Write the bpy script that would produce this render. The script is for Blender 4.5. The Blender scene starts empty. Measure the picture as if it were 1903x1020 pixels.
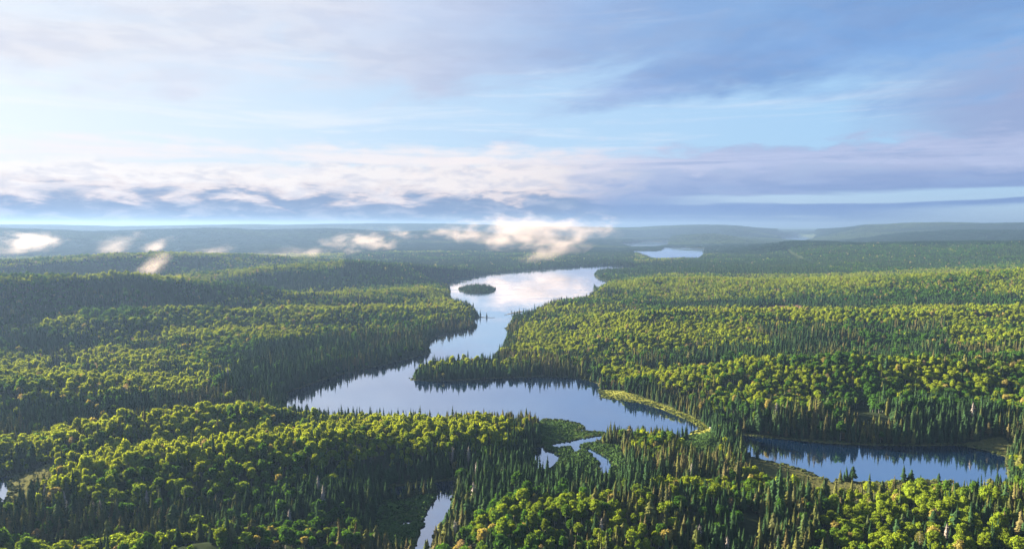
import bpy, math, random
import numpy as np
from mathutils import Vector, Matrix, geometry

R = math.radians
rng = np.random.default_rng(7)
random.seed(7)
scn = bpy.context.scene
COL = scn.collection

# ------------------------------------------------------------------ camera, sky, sun, exposure
CAM_H = 180.0
F_PX = 1269.0                 # focal length in pixels of the 1903 px wide photograph
PITCH = math.atan(92 / F_PX)  # horizon line lies 92 px above the middle
cam_d = bpy.data.cameras.new('camera')
cam = bpy.data.objects.new('camera', cam_d)
COL.objects.link(cam)
cam.location = (0, 0, CAM_H)
cam.rotation_euler = (math.pi / 2 - PITCH, 0, 0)
cam_d.sensor_width = 36.0
cam_d.lens = 36.0 * F_PX / 1903.0
cam_d.clip_start = 1.0
cam_d.clip_end = 90000.0
scn.camera = cam

SUN_AZ = -57.0                # degrees from the view axis, negative = left
SUN_EL = 17.0
sd = Vector((math.sin(R(SUN_AZ)) * math.cos(R(SUN_EL)), math.cos(R(SUN_AZ)) * math.cos(R(SUN_EL)), math.sin(R(SUN_EL))))
sun_d = bpy.data.lights.new('sun', 'SUN')
sun_d.energy = 5.0
sun_d.angle = R(0.6)
sun_d.color = (1.0, 0.86, 0.66)
sun = bpy.data.objects.new('sun', sun_d)
COL.objects.link(sun)
sun.rotation_euler = sd.to_track_quat('Z', 'Y').to_euler()
sun.location = (0, 0, 500)

scn.view_settings.view_transform = 'Standard'
scn.view_settings.look = 'None'
scn.view_settings.exposure = 2.95
scn.view_settings.gamma = 1.0
scn.view_settings.use_curve_mapping = False
scn.render.engine = 'CYCLES'
cy = scn.cycles
cy.max_bounces = 5
cy.diffuse_bounces = 2
cy.glossy_bounces = 2
cy.transmission_bounces = 2
cy.volume_bounces = 3
cy.transparent_max_bounces = 8
cy.use_denoising = True
cy.volume_step_rate = 0.25
cy.volume_max_steps = 256
cy.caustics_reflective = False
cy.caustics_refractive = False


class NG:
    """small helper to wire shader nodes"""
    def __init__(s, tree):
        s.t = tree
        s.n = tree.nodes
        s.l = tree.links
    def new(s, typ, **kw):
        n = s.n.new(typ)
        for k, v in kw.items():
            setattr(n, k, v)
        return n
    def put(s, sock, v):
        if v is None:
            return
        if hasattr(v, 'is_output'):
            s.l.new(v, sock)
        else:
            sock.default_value = v
    def m(s, op, a, b=None, c=None, clamp=False):
        n = s.n.new('ShaderNodeMath')
        n.operation = op
        n.use_clamp = clamp
        s.put(n.inputs[0], a); s.put(n.inputs[1], b); s.put(n.inputs[2], c)
        return n.outputs[0]
    def ss(s, x, lo, hi):
        n = s.n.new('ShaderNodeMapRange')
        n.interpolation_type = 'SMOOTHSTEP'
        s.put(n.inputs[0], x); s.put(n.inputs[1], lo); s.put(n.inputs[2], hi)
        n.inputs[3].default_value = 0.0
        n.inputs[4].default_value = 1.0
        return n.outputs[0]
    def lin(s, x, lo, hi, a, b):
        n = s.n.new('ShaderNodeMapRange')
        s.put(n.inputs[0], x); s.put(n.inputs[1], lo); s.put(n.inputs[2], hi)
        s.put(n.inputs[3], a); s.put(n.inputs[4], b)
        return n.outputs[0]
    def xyz(s, x, y, z):
        n = s.n.new('ShaderNodeCombineXYZ')
        s.put(n.inputs[0], x); s.put(n.inputs[1], y); s.put(n.inputs[2], z)
        return n.outputs[0]
    def noise(s, v, scale=1.0, detail=4.0, rough=0.5, dist=0.0):
        n = s.n.new('ShaderNodeTexNoise')
        s.put(n.inputs['Vector'], v)
        n.inputs['Scale'].default_value = scale
        n.inputs['Detail'].default_value = detail
        n.inputs['Roughness'].default_value = rough
        n.inputs['Distortion'].default_value = dist
        return n.outputs[0]
    def mix(s, f, a, b):
        n = s.n.new('ShaderNodeMix')
        n.data_type = 'RGBA'
        s.put(n.inputs[0], f); s.put(n.inputs[6], a); s.put(n.inputs[7], b)
        return n.outputs[2]


def c4(r, g, b):
    return (r, g, b, 1.0)


world = bpy.data.worlds.new('World')
scn.world = world
world.use_nodes = True
world.node_tree.nodes.clear()
w = NG(world.node_tree)
tc = w.new('ShaderNodeTexCoord')
sep = w.new('ShaderNodeSeparateXYZ')
w.l.new(tc.outputs['Generated'], sep.inputs[0])
X, Y, Z = sep.outputs
nishi = w.new('ShaderNodeTexSky', sky_type='NISHITA')
nishi.sun_disc = False
nishi.sun_elevation = R(SUN_EL)
nishi.sun_rotation = R(SUN_AZ)
nishi.altitude = 400
nishi.air_density = 1.0
nishi.dust_density = 1.0
nishi.ozone_density = 2.0
SKY_K = 0.12
clear = w.new('ShaderNodeVectorMath', operation='SCALE')
w.l.new(nishi.outputs[0], clear.inputs[0])
clear.inputs['Scale'].default_value = SKY_K
az = w.m('MULTIPLY', w.m('ARCTAN2', X, Y), 57.29578)
el = w.m('MULTIPLY', w.m('ARCSINE', Z), 57.29578)
# closeness to the sun: clouds there are paler and warmer
dot = w.m('ADD', w.m('ADD', w.m('MULTIPLY', X, sd.x), w.m('MULTIPLY', Y, sd.y)), w.m('MULTIPLY', Z, sd.z))
near_sun = w.ss(dot, -0.1, 1.02)
zc = w.m('ADD', w.m('MAXIMUM', Z, 0.0), 0.06)
deckp = w.xyz(w.m('DIVIDE', X, zc), w.m('DIVIDE', Y, zc), 0.0)         # high cloud layer, seen in perspective
bandp = w.xyz(w.m('MULTIPLY', az, 0.14), w.m('MULTIPLY', el, 0.50), 0.0)  # low far banks
n_big = w.noise(deckp, 0.7, 7, 0.6, 0.3)
n_streak = w.noise(w.xyz(w.m('MULTIPLY', az, 0.07), w.m('MULTIPLY', w.m('ADD', el, w.m('MULTIPLY', az, -0.10)), 0.24), 3.1), 1.0, 7, 0.58, 0.25)
n_puff = w.noise(bandp, 1.7, 7, 0.56, 0.3)
n_wisp = w.noise(w.xyz(w.m('MULTIPLY', az, 0.055), w.m('MULTIPLY', el, 0.9), 7.7), 1.0, 6, 0.62, 0.6)
n_low = w.noise(w.xyz(w.m('MULTIPLY', az, 0.05), w.m('MULTIPLY', el, 0.5), 11.0), 1.3, 4, 0.5, 0.2)

# clear sky, whitened towards the sun and the horizon
base = clear.outputs[0]
blue = w.mix(w.ss(az, -42, 42), c4(0.64, 0.78, 0.94), c4(0.38, 0.64, 0.94))
blue = w.mix(w.ss(el, 9, 30), blue, w.mix(w.ss(az, -42, 30), c4(0.50, 0.66, 0.92), c4(0.05, 0.22, 0.68)))
base = w.mix(0.85, base, blue)
glow = w.m('MULTIPLY', w.m('MULTIPLY', w.ss(dot, 0.62, 1.02), 0.36), w.ss(el, 0.5, 6.0))
base = w.mix(glow, base, c4(0.96, 0.96, 0.97))
hz = w.m('MULTIPLY', w.m('SUBTRACT', 1.0, w.ss(el, 0.0, 7.0)), 0.55)
base = w.mix(hz, base, w.mix(near_sun, c4(0.46, 0.60, 0.76), c4(0.70, 0.68, 0.71)))
lowb = w.m('MULTIPLY', w.m('SUBTRACT', 1.0, w.ss(el, 0.1, 2.4)), 0.8)
base = w.mix(lowb, base, w.mix(near_sun, c4(0.40, 0.55, 0.74), c4(0.44, 0.52, 0.66)))
# thin streaks of cirrus
wi = w.m('MULTIPLY', w.ss(n_wisp, 0.50, 0.74), w.m('MULTIPLY', w.ss(el, 2.0, 5.5), 0.5))
base = w.mix(wi, base, w.mix(near_sun, c4(0.62, 0.74, 0.90), c4(0.93, 0.93, 0.95)))
# upper deck, grey lavender, covering the sky above about ten degrees
edge = w.m('ADD', el, w.m('MULTIPLY', w.m('SUBTRACT', n_streak, 0.5), 20.0))
edge = w.m('ADD', edge, w.m('MULTIPLY', w.m('SUBTRACT', n_big, 0.5), 6.0))
deck = w.ss(edge, 7.8, 13.0)
deck = w.m('MULTIPLY', deck, w.m('SUBTRACT', 1.0, w.m('MULTIPLY', w.m('MULTIPLY', w.ss(el, 16.0, 20.0), w.ss(az, 6.0, 22.0)), 0.75)))
deck = w.m('MULTIPLY', deck, w.lin(n_streak, 0.3, 0.62, 0.62, 1.0))
deckcol = w.mix(w.ss(az, -20, 26), c4(0.43, 0.52, 0.74), c4(0.19, 0.35, 0.66))
deckcol = w.mix(w.m('MULTIPLY', w.ss(dot, 0.46, 0.92), 0.85), deckcol, c4(0.86, 0.85, 0.88))
deckcol = w.mix(w.m('MULTIPLY', w.ss(n_puff, 0.40, 0.62), 0.30), deckcol, w.mix(near_sun, c4(0.20, 0.30, 0.54), c4(0.46, 0.51, 0.68)))
deckcol = w.mix(w.m('MULTIPLY', w.ss(n_big, 0.42, 0.66), 0.50), deckcol, w.mix(near_sun, c4(0.22, 0.46, 0.86), c4(0.72, 0.78, 0.92)))
base = w.mix(deck, base, deckcol)
# dark drift at far right, five to nine degrees up
dr = w.m('MULTIPLY', w.ss(w.m('ADD', az, w.m('MULTIPLY', n_streak, 14.0)), 30, 44), w.m('MULTIPLY', w.ss(edge, 2.5, 6.0), w.m('SUBTRACT', 1.0, w.ss(edge, 9.0, 13.0))))
base = w.mix(w.m('MULTIPLY', dr, 0.8), base, c4(0.30, 0.36, 0.60))
# low cumulus bank: lit cream tops, slate undersides
elw = w.m('ADD', el, w.m('MULTIPLY', w.m('SUBTRACT', n_puff, 0.5), 4.2))
right = w.ss(w.m('ADD', az, w.m('MULTIPLY', w.m('SUBTRACT', n_puff, 0.5), 14.0)), 1.0, 12.0)
top_hi = w.m('ADD', 3.9, w.m('ADD', w.m('MULTIPLY', w.ss(az, -24, 2), 1.0), w.m('MULTIPLY', w.ss(az, 4, 20), 0.6)))
bank = w.m('MULTIPLY', w.ss(el, -0.35, 0.0), w.m('SUBTRACT', 1.0, w.ss(elw, top_hi, w.m('ADD', top_hi, 1.1))))
slit_el = w.m('ADD', el, w.m('MULTIPLY', w.m('SUBTRACT', n_low, 0.5), 1.4))
slit = w.m('MULTIPLY', w.ss(slit_el, 1.65, 1.85), w.m('SUBTRACT', 1.0, w.ss(slit_el, 2.35, 2.6)))
slit = w.m('MULTIPLY', slit, w.ss(w.m('ADD', az, w.m('MULTIPLY', n_puff, 10.0)), 13.0, 27.0))
low_r = w.m('MULTIPLY', w.ss(az, 25.0, 36.0), w.m('SUBTRACT', 1.0, w.ss(slit_el, 1.0, 1.5)))
bank = w.m('MULTIPLY', bank, w.m('SUBTRACT', 1.0, w.m('MAXIMUM', slit, low_r)))
lvl = w.m('ADD', w.m('ADD', el, 0.15), w.m('MULTIPLY', w.m('SUBTRACT', n_puff, 0.5), 7.0))
gap = w.m('MULTIPLY', w.ss(slit_el, 0.35, 0.5), w.m('SUBTRACT', 1.0, w.ss(slit_el, 0.62, 0.85)))
bank = w.m('MULTIPLY', bank, w.m('SUBTRACT', 1.0, w.m('MULTIPLY', gap, w.m('MULTIPLY', w.ss(n_wisp, 0.46, 0.60), 0.45))))
bcol_l = w.mix(w.ss(lvl, 1.7, 2.9), c4(0.15, 0.24, 0.45), c4(0.78, 0.67, 0.68))
bcol_l = w.mix(w.m('MULTIPLY', near_sun, w.ss(lvl, 2.2, 3.8)), bcol_l, c4(0.98, 0.92, 0.90))
bcol_r = w.mix(w.ss(w.m('ADD', el, w.m('MULTIPLY', w.m('SUBTRACT', n_low, 0.5), 4.0)), 1.2, 4.4), c4(0.17, 0.29, 0.60), c4(0.40, 0.47, 0.70))
bcol_r = w.mix(w.m('MULTIPLY', w.ss(n_puff, 0.44, 0.62), 0.45), bcol_r, c4(0.24, 0.36, 0.62))
n_lump = w.noise(w.xyz(w.m('MULTIPLY', az, 0.42), w.m('MULTIPLY', el, 1.3), 21.0), 1.0, 5, 0.55, 0.3)
bcol_l = w.mix(w.m('MULTIPLY', w.ss(n_lump, 0.44, 0.66), 0.55), bcol_l, w.mix(near_sun, c4(0.42, 0.46, 0.64), c4(0.58, 0.60, 0.72)))
bcol = w.mix(right, bcol_l, bcol_r)
bank = w.m('MULTIPLY', bank, w.lin(n_puff, 0.30, 0.60, 0.80, 1.0))
base = w.mix(w.m('MULTIPLY', bank, 0.97), base, bcol)
# a pale band of thin cloud above the bank, left and middle
tb = w.m('MULTIPLY', w.ss(elw, 3.8, 4.8), w.m('SUBTRACT', 1.0, w.ss(elw, 5.4, 6.8)))
tb = w.m('MULTIPLY', tb, w.m('MULTIPLY', w.ss(n_wisp, 0.36, 0.60), 0.8))
base = w.mix(tb, base, w.mix(w.ss(az, -5, 22), c4(0.92, 0.85, 0.86), c4(0.50, 0.57, 0.80)))
bg = w.new('ShaderNodeBackground')
w.l.new(base, bg.inputs[0])
bg.inputs[1].default_value = 0.138
wo = w.new('ShaderNodeOutputWorld')
w.l.new(bg.outputs[0], wo.inputs[0])


# ------------------------------------------------------------------ helpers
def at(px, py, z=0.0):
    """point of the ray through a photograph pixel at height z"""
    dx = (px - 951.5) / F_PX
    dy = (510 - py) / F_PX
    cp, sp = math.cos(PITCH), math.sin(PITCH)
    v = (dx, cp + dy * sp, -sp + dy * cp)
    t = (z - CAM_H) / v[2]
    return (v[0] * t, v[1] * t)


def project(x, y, z):
    z = z - CAM_H
    cp, sp = math.cos(PITCH), math.sin(PITCH)
    d = y * cp - z * sp
    u = y * sp + z * cp
    return 951.5 + F_PX * x / d, 510 - F_PX * u / d, d


def tag(o, label=None, cat=None, group=None, kind=None):
    if label: o['label'] = label
    if cat: o['category'] = cat
    if group: o['group'] = group
    if kind: o['kind'] = kind
    return o


def mesh_np(name, verts, faces, mats=(), midx=None, smooth=False):
    me = bpy.data.meshes.new(name)
    verts = np.asarray(verts, dtype=np.float32)
    faces = np.asarray(faces, dtype=np.int32)
    k = faces.shape[1]
    me.vertices.add(len(verts))
    me.vertices.foreach_set('co', verts.ravel())
    me.loops.add(faces.size)
    me.loops.foreach_set('vertex_index', faces.ravel())
    me.polygons.add(len(faces))
    me.polygons.foreach_set('loop_start', np.arange(0, faces.size, k, dtype=np.int32))
    for m_ in mats:
        me.materials.append(m_)
    if midx is not None:
        me.polygons.foreach_set('material_index', np.asarray(midx, dtype=np.int32))
    me.polygons.foreach_set('use_smooth', np.full(len(faces), smooth))
    me.update(calc_edges=True)
    return me


def link(name, me, parent=None, loc=None):
    o = bpy.data.objects.new(name, me)
    COL.objects.link(o)
    if parent: o.parent = parent
    if loc is not None: o.location = loc
    return o


def _hash(ix, iy, seed):
    h = (ix.astype(np.int64) * 374761393 + iy.astype(np.int64) * 668265263 + seed * 1442695041) & 0xffffffff
    h = ((h ^ (h >> 13)) * 1274126177) & 0xffffffff
    h = h ^ (h >> 16)
    return (h & 0xffff) / 65535.0


def vnoise(x, y, seed=0):
    ix, iy = np.floor(x), np.floor(y)
    fx, fy = x - ix, y - iy
    fx = fx * fx * (3 - 2 * fx); fy = fy * fy * (3 - 2 * fy)
    a, b = _hash(ix, iy, seed), _hash(ix + 1, iy, seed)
    c, d = _hash(ix, iy + 1, seed), _hash(ix + 1, iy + 1, seed)
    return (a * (1 - fx) + b * fx) * (1 - fy) + (c * (1 - fx) + d * fx) * fy


def fbm(x, y, wl, octs=3, seed=0):
    s = 0; a = 1; t = 0
    for k in range(octs):
        s = s + a * (vnoise(x / wl + 17.3 * k, y / wl - 9.1 * k, seed + k) - 0.5)
        t += a; a *= 0.5; wl *= 0.5
    return s / t * 2


def segdist(px, py, poly, closed=True):
    """distance to a polyline"""
    best = np.full(px.shape, 1e12)
    n = len(poly)
    for i in range(n if closed else n - 1):
        ax, ay = poly[i][:2]; bx, by = poly[(i + 1) % n][:2]
        dx, dy = bx - ax, by - ay
        L = dx * dx + dy * dy + 1e-9
        t = np.clip(((px - ax) * dx + (py - ay) * dy) / L, 0, 1)
        d = (px - ax - t * dx) ** 2 + (py - ay - t * dy) ** 2
        best = np.minimum(best, d)
    return np.sqrt(best)


def inside(px, py, poly):
    r = np.zeros(px.shape, bool)
    n = len(poly)
    for i in range(n):
        ax, ay = poly[i]; bx, by = poly[(i + 1) % n]
        c = ((ay > py) != (by > py)) & (px < (bx - ax) * (py - ay) / (by - ay + 1e-12) + ax)
        r ^= c
    return r


def sdf(px, py, poly):
    """signed distance, negative inside; far points are only coarse"""
    P = np.array(poly)
    x0, y0 = P.min(0); x1, y1 = P.max(0)
    m = 260.0
    out = np.maximum(np.maximum(x0 - px, px - x1), np.maximum(y0 - py, py - y1))
    near = out < m
    out = np.maximum(out, m).astype(float)
    d = segdist(px[near], py[near], poly)
    ins = inside(px[near], py[near], poly)
    out[near] = np.where(ins, -d, d)
    return out


TH = 12.5
def trace(lst):
    out = []
    for p in lst:
        z = TH if len(p) > 2 else 0.0
        out.append(at(p[0], p[1], z))
    return out

N = 1   # marks an edge of which the photo shows only the tree tops in front
LAKE = trace([
    (535, 728), (570, 717), (600, 706), (650, 691), (700, 680), (750, 668), (782, 661), (800, 655), (797, 645), (800, 632),
    (812, 623), (840, 617), (870, 613), (886, 610), (886, 604), (878, 598), (884, 592), (892, 591), (888, 584), (876, 577), (881, 571),
    (862, 566), (838, 557), (836, 549), (838, 543), (836, 533), (805, 526), (775, 522), (860, 514.5), (930, 507), (1000, 501), (1040, 498),
    (1084, 494.5), (1130, 492.5), (1188, 496), (1175, 501), (1140, 503), (1111, 505), (1103, 510), (1111, 517), (1150, 521, N), (1112, 530, N),
    (1103, 532), (1103, 547), (1080, 552, N), (1027, 555, N), (1005, 562, N), (990, 570, N), (965, 577, N), (956, 583), (952, 590),
    (951, 600), (939, 610), (944, 616), (935, 630, N), (921, 646, N), (909, 657, N), (870, 659, N), (830, 660, N), (800, 662, N),
    (775, 668, N), (764, 688, N), (761, 702), (764, 706), (800, 708), (850, 707), (900, 704), (943, 702), (985, 700), (1027, 699), (1060, 701), (1090, 706),
    (1118, 715), (1112, 724), (1121, 739), (1150, 743), (1192, 749), (1232, 761), (1280, 781), (1304, 795), (1291, 800), (1281, 807), (1264, 812),
    (1195, 809), (1150, 807), (1125, 807), (1124, 804), (1106, 801), (1078, 800), (1087, 796), (1082, 789), (1069, 784), (1044, 780), (1010, 778),
    (1002, 762, N), (975, 757, N), (900, 756, N), (850, 758, N), (800, 761, N), (768, 761, N), (707, 757, N), (640, 754, N), (590, 750, N), (550, 747, N), (528, 745, N)])
ISLAND = trace([(850, 537), (854, 541), (866, 543.5), (886, 545), (906, 544), (920, 541), (923, 537), (912, 534), (890, 533), (864, 534)])
POND = trace([(1352, 802), (1377, 808), (1420, 813), (1465, 816), (1520, 822), (1566, 825), (1620, 827), (1667, 828), (1720, 828), (1768, 827), (1790, 828), (1835, 837), (1868, 848),
              (1876, 862, N), (1848, 872, N), (1801, 885, N), (1773, 891, N), (1768, 894), (1730, 891), (1688, 891), (1650, 896), (1594, 894), (1558, 888), (1550, 896), (1543, 895),
              (1535, 890), (1500, 875), (1470, 866), (1438, 858), (1398, 849), (1384, 838), (1386, 826), (1372, 815), (1350, 808)])
CREEK = trace([(715, 912), (735, 904), (767, 900), (804, 897), (838, 890), (846, 896), (838, 912, N), (826, 930, N), (808, 952, N), (799, 978, N), (786, 995, N), (778, 1012, N), (770, 1050), (770, 1018), (776, 1003), (784, 966), (791, 944), (802, 928), (813, 916), (808, 909), (784, 912), (750, 921), (722, 924)])
POOL_A = trace([(994, 829), (1012, 830), (1014, 837), (1026, 837), (1040, 847), (1040, 858), (1030, 870), (1006, 876), (992, 868), (994, 845)])
POOL_B = trace([(1084, 832), (1102, 833), (1118, 844), (1132, 850), (1140, 860), (1139, 874), (1129, 888), (1117, 880), (1110, 866), (1108, 857), (1096, 847)])
CHANNEL = trace([(1012, 829), (1030, 824), (1062, 819), (1074, 815), (1090, 814.5), (1104, 809.5), (1122, 808.5), (1130, 810), (1116, 818), (1100, 821.5),
                 (1085, 825), (1079, 828), (1084, 838), (1066, 842), (1060, 831), (1048, 832), (1030, 833)])
MARSH_POOL = trace([(733, 978), (748, 969), (750, 964), (760, 965), (770, 970), (769, 976), (756, 978), (742, 982), (732, 983)])
LEFT_RIVER = trace([(-40, 882), (0, 885), (30, 883), (18, 890), (9, 898, N), (7, 908, N), (2, 918, N), (-8, 935, N), (-50, 945, N)])
FAR_A = trace([(1168, 466.5), (1200, 465.5), (1228, 466), (1232, 459.5), (1268, 459), (1312, 462), (1308, 472), (1298, 481.5), (1280, 482), (1213, 482), (1202, 477), (1186, 471.5)])
FAR_B = trace([(1150, 453.5), (1190, 449), (1246, 449), (1238, 456), (1228, 458.2), (1200, 459.5), (1172, 459)])
FAR_C = trace([(1448, 440), (1480, 437.5), (1514, 440), (1512, 445.5), (1490, 448), (1452, 446)])
WATERS = [('lake', LAKE), ('pond', POND), ('creek', CREEK), ('marsh_pool', POOL_A), ('marsh_pool', POOL_B), ('marsh_channel', CHANNEL),
          ('marsh_pool', MARSH_POOL), ('river', LEFT_RIVER), ('far_lake', FAR_A), ('far_lake', FAR_B), ('far_lake', FAR_C)]

# treeless ground: (outline, wetness/colour id)
MEADOWS = [
    (trace([(1003, 778), (1044, 778), (1069, 782), (1087, 794), (1110, 800), (1126, 803), (1128, 810), (1100, 820), (1060, 826), (1010, 830), (1000, 812)]), 0, 0),   # marsh point
    (trace([(1010, 832), (1060, 822), (1100, 822), (1150, 830), (1172, 846, N), (1175, 868, N), (1140, 882, N), (1060, 876, N), (1020, 874, N), (1000, 868, N), (990, 850)]), 0, 1),  # shrub islands
    (trace([(1116, 724), (1140, 728), (1200, 744), (1245, 758), (1290, 778), (1318, 796), (1330, 802), (1325, 810), (1300, 808), (1290, 810), (1262, 816), (1281, 803), (1300, 795), (1230, 765), (1190, 752), (1118, 742)]), 1, 0),
    (trace([(1280, 808), (1322, 809), (1345, 830), (1330, 838, N), (1300, 838, N), (1268, 826, N)]), 0, 0),
    (trace([(1384, 850), (1438, 858), (1500, 875), (1545, 893), (1600, 897), (1688, 895), (1768, 896), (1768, 901, N), (1690, 899, N), (1600, 898, N), (1570, 908, N), (1520, 910, N), (1470, 896, N), (1430, 880, N), (1390, 862, N)]), 2, 0),
    (trace([(1370, 804), (1470, 815), (1620, 826), (1768, 827), (1800, 824), (1860, 824), (1890, 838), (1870, 849), (1830, 838), (1768, 829), (1560, 828), (1460, 819), (1370, 810)]), 2, 0),
    (trace([(12, 888), (30, 881), (70, 879), (108, 884), (95, 890, N), (50, 903, N), (14, 915, N)]), 2, 0),
    (trace([(715, 938), (760, 930), (800, 918), (812, 916), (795, 940), (780, 985), (770, 1010), (760, 1030), (700, 1012), (690, 985), (700, 960)]), 0, 1),
    (trace([(1385, 579), (1480, 576), (1500, 582), (1400, 586)]), 3, 0),
]

# ridges: crest points (px, py of the canopy line, ground height), front and back half widths
def ridge(pts, wf, wb):
    return [at(p[0], p[1], p[2] + 14) + (p[2],) for p in pts], wf, wb

def ridge_d(pts, wf, wb):
    """crest points given by pixel and ground distance in metres"""
    out = []
    for px, py, d in pts:
        dx = (px - 951.5) / F_PX; dy = (510 - py) / F_PX
        vy = math.cos(PITCH) + dy * math.sin(PITCH); vz = -math.sin(PITCH) + dy * math.cos(PITCH)
        t = d / math.hypot(dx, vy)
        out.append((dx * t, vy * t, max(1.0, CAM_H + vz * t - 14)))
    return out, wf, wb

RIDGES = [
    ridge([(-160, 905, 9), (60, 895, 9), (140, 868, 12), (300, 848, 14), (450, 826, 15), (620, 808, 13), (800, 805, 11), (930, 808, 7)], 42, 60),
    ridge([(-160, 835, 12), (0, 825, 14), (150, 786, 15), (336, 758, 15), (470, 742, 12), (560, 748, 4)], 45, 40),
    ridge([(-100, 1003, 10), (60, 1012, 11), (240, 1008, 12), (350, 985, 14), (470, 970, 13), (510, 985, 6)], 30, 18),
    ridge([(560, 905, 5), (700, 892, 8), (860, 880, 8)], 14, 40),
    ridge([(900, 945, 7), (1060, 930, 12), (1250, 905, 14), (1400, 925, 10)], 60, 45),
    ridge([(1560, 960, 9), (1700, 930, 10), (1850, 880, 12), (1990, 850, 12)], 60, 30),
    ridge([(-200, 690, 14), (0, 690, 16), (150, 690, 18), (330, 690, 14), (450, 690, 8)], 80, 90),
    ridge([(-200, 612, 24), (0, 608, 24), (150, 592, 25), (300, 577, 26), (500, 568, 26), (700, 563, 20), (850, 565, 8)], 110, 70),
    ridge([(400, 552, 22), (600, 545, 20), (760, 538, 12), (826, 535, 6)], 90, 60),
    ridge_d([(-250, 522, 1420), (-50, 518, 1450), (100, 515, 1480), (260, 513, 1520), (400, 524, 1560)], 170, 90),
    ridge_d([(360, 512, 1900), (480, 496, 2000), (640, 485, 2150), (760, 490, 2300), (850, 497, 2450)], 190, 110),
    ridge_d([(-200, 488, 2300), (100, 480, 2400), (300, 471, 2600), (420, 470, 2700), (560, 478, 2800)], 230, 120),
    ridge_d([(560, 474, 3700), (760, 468, 4000), (900, 466, 4300), (1060, 474, 4300)], 400, 300),
    ridge_d([(-300, 428, 6000), (0, 424, 5900), (110, 428, 5900), (170, 431, 5900), (270, 428, 6000), (400, 424, 6200), (480, 428, 6300), (600, 425, 6400), (720, 431, 6500), (830, 428, 6600), (930, 436, 6800)], 900, 600),
    ridge_d([(-300, 421, 9800), (100, 419, 9800), (220, 422, 9800), (430, 418, 9900), (640, 421, 9900), (820, 419, 10000), (1010, 422, 10000), (1200, 424, 10600), (1330, 421, 10200), (1500, 424, 10200), (1680, 420, 10200), (1850, 419, 10200), (2200, 421, 10200)], 1100, 1200),
    ridge([(1130, 690, 6), (1210, 688, 12), (1350, 676, 17), (1550, 670, 20), (1750, 672, 20), (2000, 668, 18)], 90, 60),
    ridge([(1180, 742, 5), (1300, 748, 10), (1450, 744, 14), (1650, 742, 15), (1800, 745, 15), (2000, 742, 14)], 38, 50),
    ridge([(1000, 596, 8), (1100, 581, 18), (1300, 573, 24), (1600, 571, 26), (1990, 568, 26)], 130, 100),
    ridge([(1750, 640, 14), (1903, 628, 18), (2050, 622, 18)], 70, 60),
    ridge_d([(1130, 527, 1750), (1250, 515, 1850), (1500, 517, 1850), (1700, 508, 1900), (2050, 496, 2000)], 240, 130),
    ridge_d([(1320, 466, 4300), (1400, 452, 4500), (1470, 446, 4600), (1600, 452, 4400), (1750, 450, 4500), (2100, 446, 4500)], 800, 400),
    ridge_d([(1180, 444, 7000), (1280, 436, 7200), (1330, 434, 7300), (1400, 438, 7200)], 500, 500),
    ridge_d([(1620, 438, 7400), (1700, 431, 7400), (1800, 427, 7500), (2000, 429, 7500)], 900, 600),
]
for _r in RIDGES:
    print('RIDGE', [(round(p[0]), round(p[1]), round(p[2])) for p in _r[0]])


def smooth01(x, a, b_):
    t = np.clip((x - a) / (b_ - a), 0, 1)
    return t * t * (3 - 2 * t)


def relief(x, y):
    """long low swells lying across the view"""
    return np.abs(fbm(x * 0.40, y, 420, 3, 41)) * 2.2 - 0.42


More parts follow.
